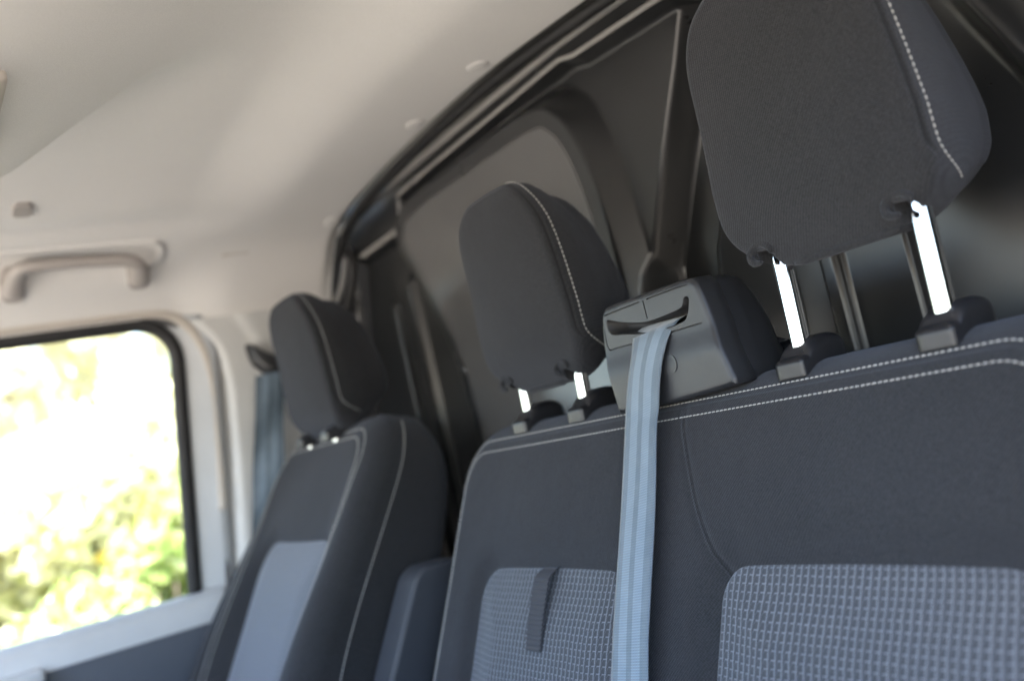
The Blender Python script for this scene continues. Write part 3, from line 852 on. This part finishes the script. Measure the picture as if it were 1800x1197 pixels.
# seat cushion
def cushion(parent, x0, x1, yb, yfr, z):
    o = rrect(x0, x1, yfr, yb, .05, .05, .06, .06, 300)
    def world(A, B, D): return np.stack([A, B, z-D], -1)
    Pad(o, .04, .17, world, .03, lambda A, B: -.02*np.sin(np.clip((B-yfr)/(yb-yfr), 0, 1)*math.pi), k=.5, nface=24).build('cushion', MAT['cloth'], parent)
cushion(bs, -1.21, -.33, .46, -.02, -.57)
bevel_box('seat_base', -1.17, -.37, .02, .44, -1.04, -.735, MAT['plastic'], bs, .02)

hr1 = headrest(bs, -.532, .668, .078, .114, .248, (-.069, .079), .690, -.012, thick=.124)
hr2 = headrest(bs, -1.008, .664, .029, .110, .246, (-.0645, .0645), .690, -.012)
for x in (-.601, -.453, -1.0695, -.9405): guide(bs, x+.001, .690, -.011)

# ------------------------------------------------------------------ belt retractor on the bench
def retractor():
    O = catmull([(-.752, -.0215), (-.664, -.017), (-.653, -.0125), (-.6555, .0), (-.667, .042), (-.6755, .080), (-.683, .0925), (-.698, .0955), (-.76, .0960), (-.815, .0958), (-.829, .0925), (-.836, .080), (-.8425, .048), (-.840, .02), (-.8375, -.005), (-.835, -.019), (-.825, -.0215)], 300, True)
    def front(b): return .655+.0*b+.012*smoothstep(b, .02, .0)*0+.010*(1-smoothstep(b, .018, .050))*-.5+.02*np.clip(b-.05, 0, 1)
    def world(A, B, D): return np.stack([A, front(B)+D, B], -1)
    from mathutils.geometry import delaunay_2d_cdt
    P = Pad(O, .0055, .030, world, .0006, nfil=8, nside=3)
    slot = catmull([(-.824, .0815), (-.8265, .072), (-.820, .064), (-.800, .0605), (-.77, .0555), (-.735, .0535), (-.708, .055), (-.699, .0600), (-.6935, .0705), (-.692, .0765), (-.6955, .0790), (-.6995, .0775), (-.7035, .0710), (-.713, .0685), (-.738, .0670), (-.761, .0668), (-.784, .0705), (-.807, .0765)], 120, True)
    def groove(Q, w=.0008):
        Q = catmull(Q, 40) if len(Q) > 2 else resample(Q, 14, False)
        t = np.gradient(Q, axis=0); t /= np.linalg.norm(t, axis=1)[:, None]; nn = np.stack([-t[:, 1], t[:, 0]], 1)
        return np.vstack([Q+nn*w, (Q-nn*w)[::-1]])
    holes = [(slot, .026),
             (groove([(-.7650, .0885), (-.824, .0870), (-.8308, .0835), (-.8335, .060), (-.8315, .0500), (-.826, .0488), (-.775, .0488)]), .003),
             (groove([(-.7535, .0890), (-.710, .0895), (-.690, .0893)]), .003),
             (groove([(-.742, .0490), (-.682, .0490)]), .003),
             (groove([(-.7592, .0890), (-.7585, .0695)]), .003),
             (groove([(-.7632, .0070), (-.7632, -.0125)]), .003)]
    fr = P.face(1.0); rim = np.stack([fr[0], fr[1]], 1)
    pts = [Vector(p) for p in rim]; edges = [(i, (i+1) % len(rim)) for i in range(len(rim))]
    for h_, _d in holes:
        k0 = len(pts); pts += [Vector(p) for p in h_]; edges += [(k0+i, k0+(i+1) % len(h_)) for i in range(len(h_))]
    gx, gz = np.meshgrid(np.arange(-.84, -.65, .005), np.arange(-.02, .096, .005)); gp = np.stack([gx.ravel(), gz.ravel()], 1)
    okk = inside_poly(gp[:, 0], gp[:, 1], rim) & (dist_poly(gp[:, 0], gp[:, 1], rim[::3], True) > .003)
    for h_, _d in holes: okk &= ~inside_poly(gp[:, 0], gp[:, 1], h_) & (dist_poly(gp[:, 0], gp[:, 1], h_, True) > .002)
    pts += [Vector(p) for p in gp[okk]]
    vo, eo, fo, *_ = delaunay_2d_cdt(pts, edges, [], 1, 1e-7)
    vo = np.array([tuple(v) for v in vo]); fo = [list(f) for f in fo]
    cen = np.array([vo[f].mean(0) for f in fo]); kf = inside_poly(cen[:, 0], cen[:, 1], rim)
    for h_, _d in holes: kf &= ~inside_poly(cen[:, 0], cen[:, 1], h_)
    fo = [f for f, q_ in zip(fo, kf) if q_]
    parts = [(world(vo[:, 0], vo[:, 1], np.zeros(len(vo))), fo)]
    R = [fr]+[P.fillet(math.pi/2*x) for x in np.linspace(0, 1, 9)[1:]]+[P.side(x) for x in (.5, 1)]+[P.bfil(math.pi/2), P.back(.0)]
    parts.append((np.array([P.ring(q_) for q_ in R]).reshape(-1, 3), grid_faces(len(R), P.N)))
    V, F = merge(parts)
    rt = weld(build('belt_retractor', V, F, MAT['plastic_soft'], bs))
    wl = []
    for h_, d_ in holes:
        n_ = len(h_); ins_ = inward(h_)
        if (inside_poly(*(h_+ins_*1e-4).T, h_)).mean() < .5: ins_ = -ins_
        e = .0012 if d_ > .01 else .0001
        rings_ = [world(h_[:, 0], h_[:, 1], np.zeros(n_)), world(*(h_+ins_*e).T, np.full(n_, e)), world(*(h_+ins_*e).T, np.full(n_, d_))]
        wl.append((np.array(rings_).reshape(-1, 3), grid_faces(3, n_)+[list(range(2*n_, 3*n_))]))
    V, F = merge(wl[:1]); build('belt_slot', V, F, MAT['rubber'], rt)
    V, F = merge(wl[1:]); tag(build('panel_gap', V, F, MAT['rubber'], rt, smooth=False), kind='stuff')
    V, F = prism(rrect(-.79, -.7245, .0085, .0270, .0, .0085, .0085, .0, 90), world, -.0008, .004); build('screw_cap', V, F, MAT['plastic_soft'], rt, smooth=False)
    # rear cover
    Oc = O+inward(O)*.0014
    b = np.clip((Oc[:, 1]+.02)/.116, 0, 1)
    Tc = np.interp(b, [0, .3, .6, .85, 1], [.108, .108, .104, .094, .080])
    Tc = np.convolve(np.r_[Tc[-10:], Tc, Tc[:10]], np.ones(21)/21, 'valid')
    def world2(A, B, D): return np.stack([A-.012*np.clip((D-.02)/.08, 0, 1)*np.sign(A+.75), front(B)+.0285+D-.012*0, B-.006*np.clip(D/.07, 0, 1.2)**2*np.clip(B/.09, 0, 1)], -1)
    P = Pad(Oc, .0015, Tc-.028, world2, .030, k=.4, center=(-.75, .04), nface=6, nfil=3, nside=14)
    P.build('rear_cover', MAT['plastic_soft'], rt)
retractor()

# ------------------------------------------------------------------ belt hanging from the retractor
def belt():
    t = thing('seat_belt', (-.79, .5, -.6), 'pale blue striped belt running down from the bench retractor', 'seat belt')
    Lp = [(-.797, .678, .0640), (-.7938, .662, .0573), (-.7858, .652, .0510), (-.786, .6445, .0337), (-.7939, .641, .0141), (-.8037, .637, -.0146), (-.8050, .628, -.0420), (-.8025, .597, -.12), (-.797, .5515, -.224), (-.794, .52, -.30), (-.79, .45, -.42), (-.785, .40, -.52)]
    Rp = [(-.735, .690, .0650), (-.7272, .675, .0620), (-.7230, .662, .0582), (-.7292, .652, .0461), (-.7391, .6455, .0253), (-.7474, .642, .0037), (-.7537, .638, -.0213), (-.7530, .627, -.0450), (-.7487, .597, -.122), (-.741, .5515, -.222), (-.737, .52, -.30), (-.733, .45, -.42), (-.73, .40, -.52)]
    n = 320; A = catmull(Lp, n); B = catmull(Rp, n); mm = 15
    s = np.r_[0, np.cumsum(np.linalg.norm(np.diff((A+B)/2, axis=0), axis=1))]
    V, UV = [], []
    for i in range(n):
        for j in range(mm):
            u = j/(mm-1); p = A[i]*(1-u)+B[i]*u
            p = p+np.array([0, -.0022*math.sin(math.pi*u)*(1+.5*math.sin(s[i]*30)), 0]); V.append(p); UV.append((u, s[i]))
    n0 = len(V); V += [v+np.array([0, .0013, 0]) for v in V]; UV += UV
    F = grid_faces(n, mm, False); ed = [[i*mm, (i+1)*mm, (i+1)*mm+n0, i*mm+n0] for i in range(n-1)]+[[i*mm+mm-1, i*mm+mm-1+n0, (i+1)*mm+mm-1+n0, (i+1)*mm+mm-1] for i in range(n-1)]
    build('webbing', V, F+[[q+n0 for q in f[::-1]] for f in F]+ed, MAT['belt'], t, True, UV)
belt()

# ------------------------------------------------------------------ driver seat
ds = thing('driver_seat', (-1.63, .35, -1.04), 'single charcoal driver seat with pale ribbed insert beside the far window', 'seat')
TD = math.tan(RAD(29)); XS = -1.625
DO = rrect(XS-.255, XS+.255, -.70, .055, .095, .095, .05, .05, 700)
DO[:, 0] = XS+(DO[:, 0]-XS)*np.interp(DO[:, 1], [-.7, -.35, -.1, .055], [1.16, 1.16, 1.0, .93])
DINS = rrect(XS-.155, XS+.178, -.62, -.122, .06, .045, .03, .03, 240)
DSE = rrect(XS-.205, XS+.205, -.66, .034, .055, .055, .03, .03, 500)
def d_bulge(A, B):
    q = dist_poly(A, B, DINS, True); ins = inside_poly(A, B, DINS)
    d = .010*np.exp(-(q/.02)**2)+np.where(ins, .012*smoothstep(q, 0, .01), 0)
    lat = np.abs(A-XS)
    d = d-.040*smoothstep(lat, .15, .235)*smoothstep(B, .0, -.30)          # side bolsters grow towards the bottom
    d = d-.008*np.exp(-((B+.05)/.06)**2)*np.exp(-((A-XS)/.12)**2)
    return d
def d_world(A, B, D): return np.stack([A, .597+TD*(B-.02)+D, B], -1)
def d_seamf(A, B, D, W):
    d = dist_poly(A, B, DSE[::5], True); return np.clip(1-d/.009, 0, 1)*(W > .99)
DT = np.interp(DO[:, 1], [-.7, -.35, -.16, -.06, .02, .055], [.15, .17, .19, .175, .13, .11])
for _ in range(2): DT = np.convolve(np.r_[DT[-12:], DT, DT[:12]], np.ones(25)/25, 'valid')
dpad = Pad(DO, .046, DT, d_world, .03, d_bulge, lambda f: .008*f, k=.35, center=(XS, -.3), nface=70, nfil=10, nside=8, seamf=d_seamf)
dpad.build('backrest', MAT['cloth'], ds)
def d_surf(A, B): return d_world(A, B, fillet_depth(A, B, dpad)+d_bulge(A, B))
for k in (-.0055, .0055):
    L = DSE+inward(DSE)*k; L = L[L[:, 1] > -.60]
    j = np.argmax(np.linalg.norm(np.diff(np.vstack([L, L[:1]]), axis=0), axis=1)); L = resample(np.roll(L, -(j+1), 0), 700, False)
    stitches('stitching', d_surf(L[:, 0], L[:, 1]), vnorm(d_surf, L[:, 0], L[:, 1]), ds, MAT['thread'], rad=.0009)
q = dpad.sideat(.068); pts = dpad.ring(q); nr = np.stack([-dpad.n[:, 0], 0*dpad.n[:, 0], -dpad.n[:, 1]], 1)
kk = np.where((DO[:, 1] > -.6) & (DO[:, 1] < .045) & (DO[:, 0] > XS))[0]
stitches('stitching', pts[kk], nr[kk], ds, MAT['thread'], rad=.0009)
insert(DINS, 'insert_panel', ds, d_world, MAT['insert_far'], bulge=lambda A, B: -.0*A)
cushion(ds, XS-.27, XS+.27, .34, -.14, -.60)
bevel_box('seat_base', XS-.22, XS+.22, -.08, .32, -1.04, -.765, MAT['plastic'], ds, .02)
headrest(ds, -1.618, .594, .041, .116, .244, (-.075, .055), .612, .03, folds=False, thread='thread_far')
for x in (-1.687, -1.557): guide(ds, x, .612, .044)
# folded-up armrest between the seats
def armrest():
    o = rrect(.0, .075, -.30, 0, .02, .02, .02, .02, 160)
    def world(A, B, D): return np.stack([-1.325+.062-D, .572+A+TD*B, -.175+B], -1)
    Pad(o, .008, .062, world, .008, k=.3, nface=14).build('armrest', MAT['armpad'], ds)
armrest()

# ------------------------------------------------------------------ greenery outside the far window
def shrub(name, label, c, rad, n, mats, group, leaf=.07, trunk=True, shares=(1,), cat='shrub'):
    t = thing(name, (c[0], c[1], -OZ), label, cat, group)
    c = np.array(c, float); rad = np.array(rad, float)
    if trunk:
        P = catmull([(c[0], c[1], -OZ-.05), (c[0]+.05, c[1]+.03, (c[2]-OZ)/2), (c[0]-.02, c[1], c[2])], 20); parts = [tube(P, np.linspace(.07, .02, 20)*max(1, rad[2]), 8)]
        for k in range(6):
            d = rng.normal(size=3); d /= np.linalg.norm(d); e = c+d*rad*.7
            s_ = P[rng.integers(6, 18)]; parts.append(tube(catmull([s_, (s_+e)/2+np.array([0, 0, .08]), e], 10), np.linspace(.03, .008, 10)*max(1, rad[2]), 6))
        V, F = merge(parts); build('trunk', V, F, MAT['bark'], t)
    clumps = rng.normal(size=(26, 3)); clumps /= np.linalg.norm(clumps, axis=1)[:, None]; clumps *= (rng.uniform(.3, 1, 26)**.5)[:, None]
    cr = rng.uniform(.22, .42, 26)
    start = 0
    for mi, (mt, sh) in enumerate(zip(mats, shares)):
        k = int(n*sh); ci = rng.integers(0, 26, k)
        d = rng.normal(size=(k, 3)); d /= np.linalg.norm(d, axis=1)[:, None]
        p = c+(clumps[ci]+d*(cr[ci]*rng.uniform(.4, 1.05, k))[:, None])*rad
        p = p[p[:, 2] > -OZ+.02]; k = len(p)
        a = rng.normal(size=(k, 3)); a /= np.linalg.norm(a, axis=1)[:, None]
        b = np.cross(a, rng.normal(size=(k, 3))); b /= np.linalg.norm(b, axis=1)[:, None]
        L = leaf*rng.uniform(.6, 1.4, k)[:, None]
        V = np.stack([p-a*L, p+b*L*.45+a*L*.1, p+a*L, p-b*L*.45+a*L*.1], 1).reshape(-1, 3)
        F = np.arange(4*k).reshape(-1, 4).tolist()
        build('blossom' if mt == 'flower' else 'crown', V, F, MAT[mt], t, smooth=False)
G = 'shrubs and trees beyond the far window'
shrub('shrub', 'pale yellowish shrub low at the left edge of the window', (-6.3, .1, -.55), (.9, .9, .75), 5000, ('leafb', 'leafc'), G, .07, shares=(.6, .8), trunk=False)
shrub('shrub', 'bright green shrub low in the window nearest the sill, right of centre', (-5.2, .95, -.75), (.75, .55, .55), 5000, ('leafa', 'leafb'), G, .06, shares=(.8, .3))
shrub('shrub', 'green shrub dotted with yellow blossom by the right window edge', (-5.9, 1.35, -.35), (.7, .5, .55), 4200, ('leafa', 'leafb', 'flower'), G, .06, shares=(.5, .45, .12))
shrub('shrub', 'sparse yellow green shrub at the lower left window corner', (-4.8, .25, -.9), (.8, .6, .5), 4200, ('leafa', 'leafc'), G, .06, shares=(.45, .55))
shrub('shrub', 'pale sunlit shrub filling the middle of the window', (-7.4, .9, -.1), (1.0, 1.0, .9), 6000, ('leafb', 'leafc'), G, .08, shares=(.35, .75))
shrub('shrub', 'pale washed-out shrub behind the left half of the window', (-7.8, -.4, .1), (1.0, .9, 1.0), 6000, ('leafb', 'leafc'), G, .08, shares=(.3, .8))
shrub('tree', 'tall overexposed pale tree at the upper right of the window', (-11.5, 2.2, 1.3), (1.5, 1.3, 1.6), 7000, ('leafb', 'leafc'), G, .11, shares=(.08, .92), cat='tree')
shrub('tree', 'tall overexposed pale tree at the upper left of the window', (-12.5, .4, 1.2), (1.5, 1.2, 1.5), 7000, ('leafb', 'leafc'), G, .11, shares=(.08, .92), cat='tree')
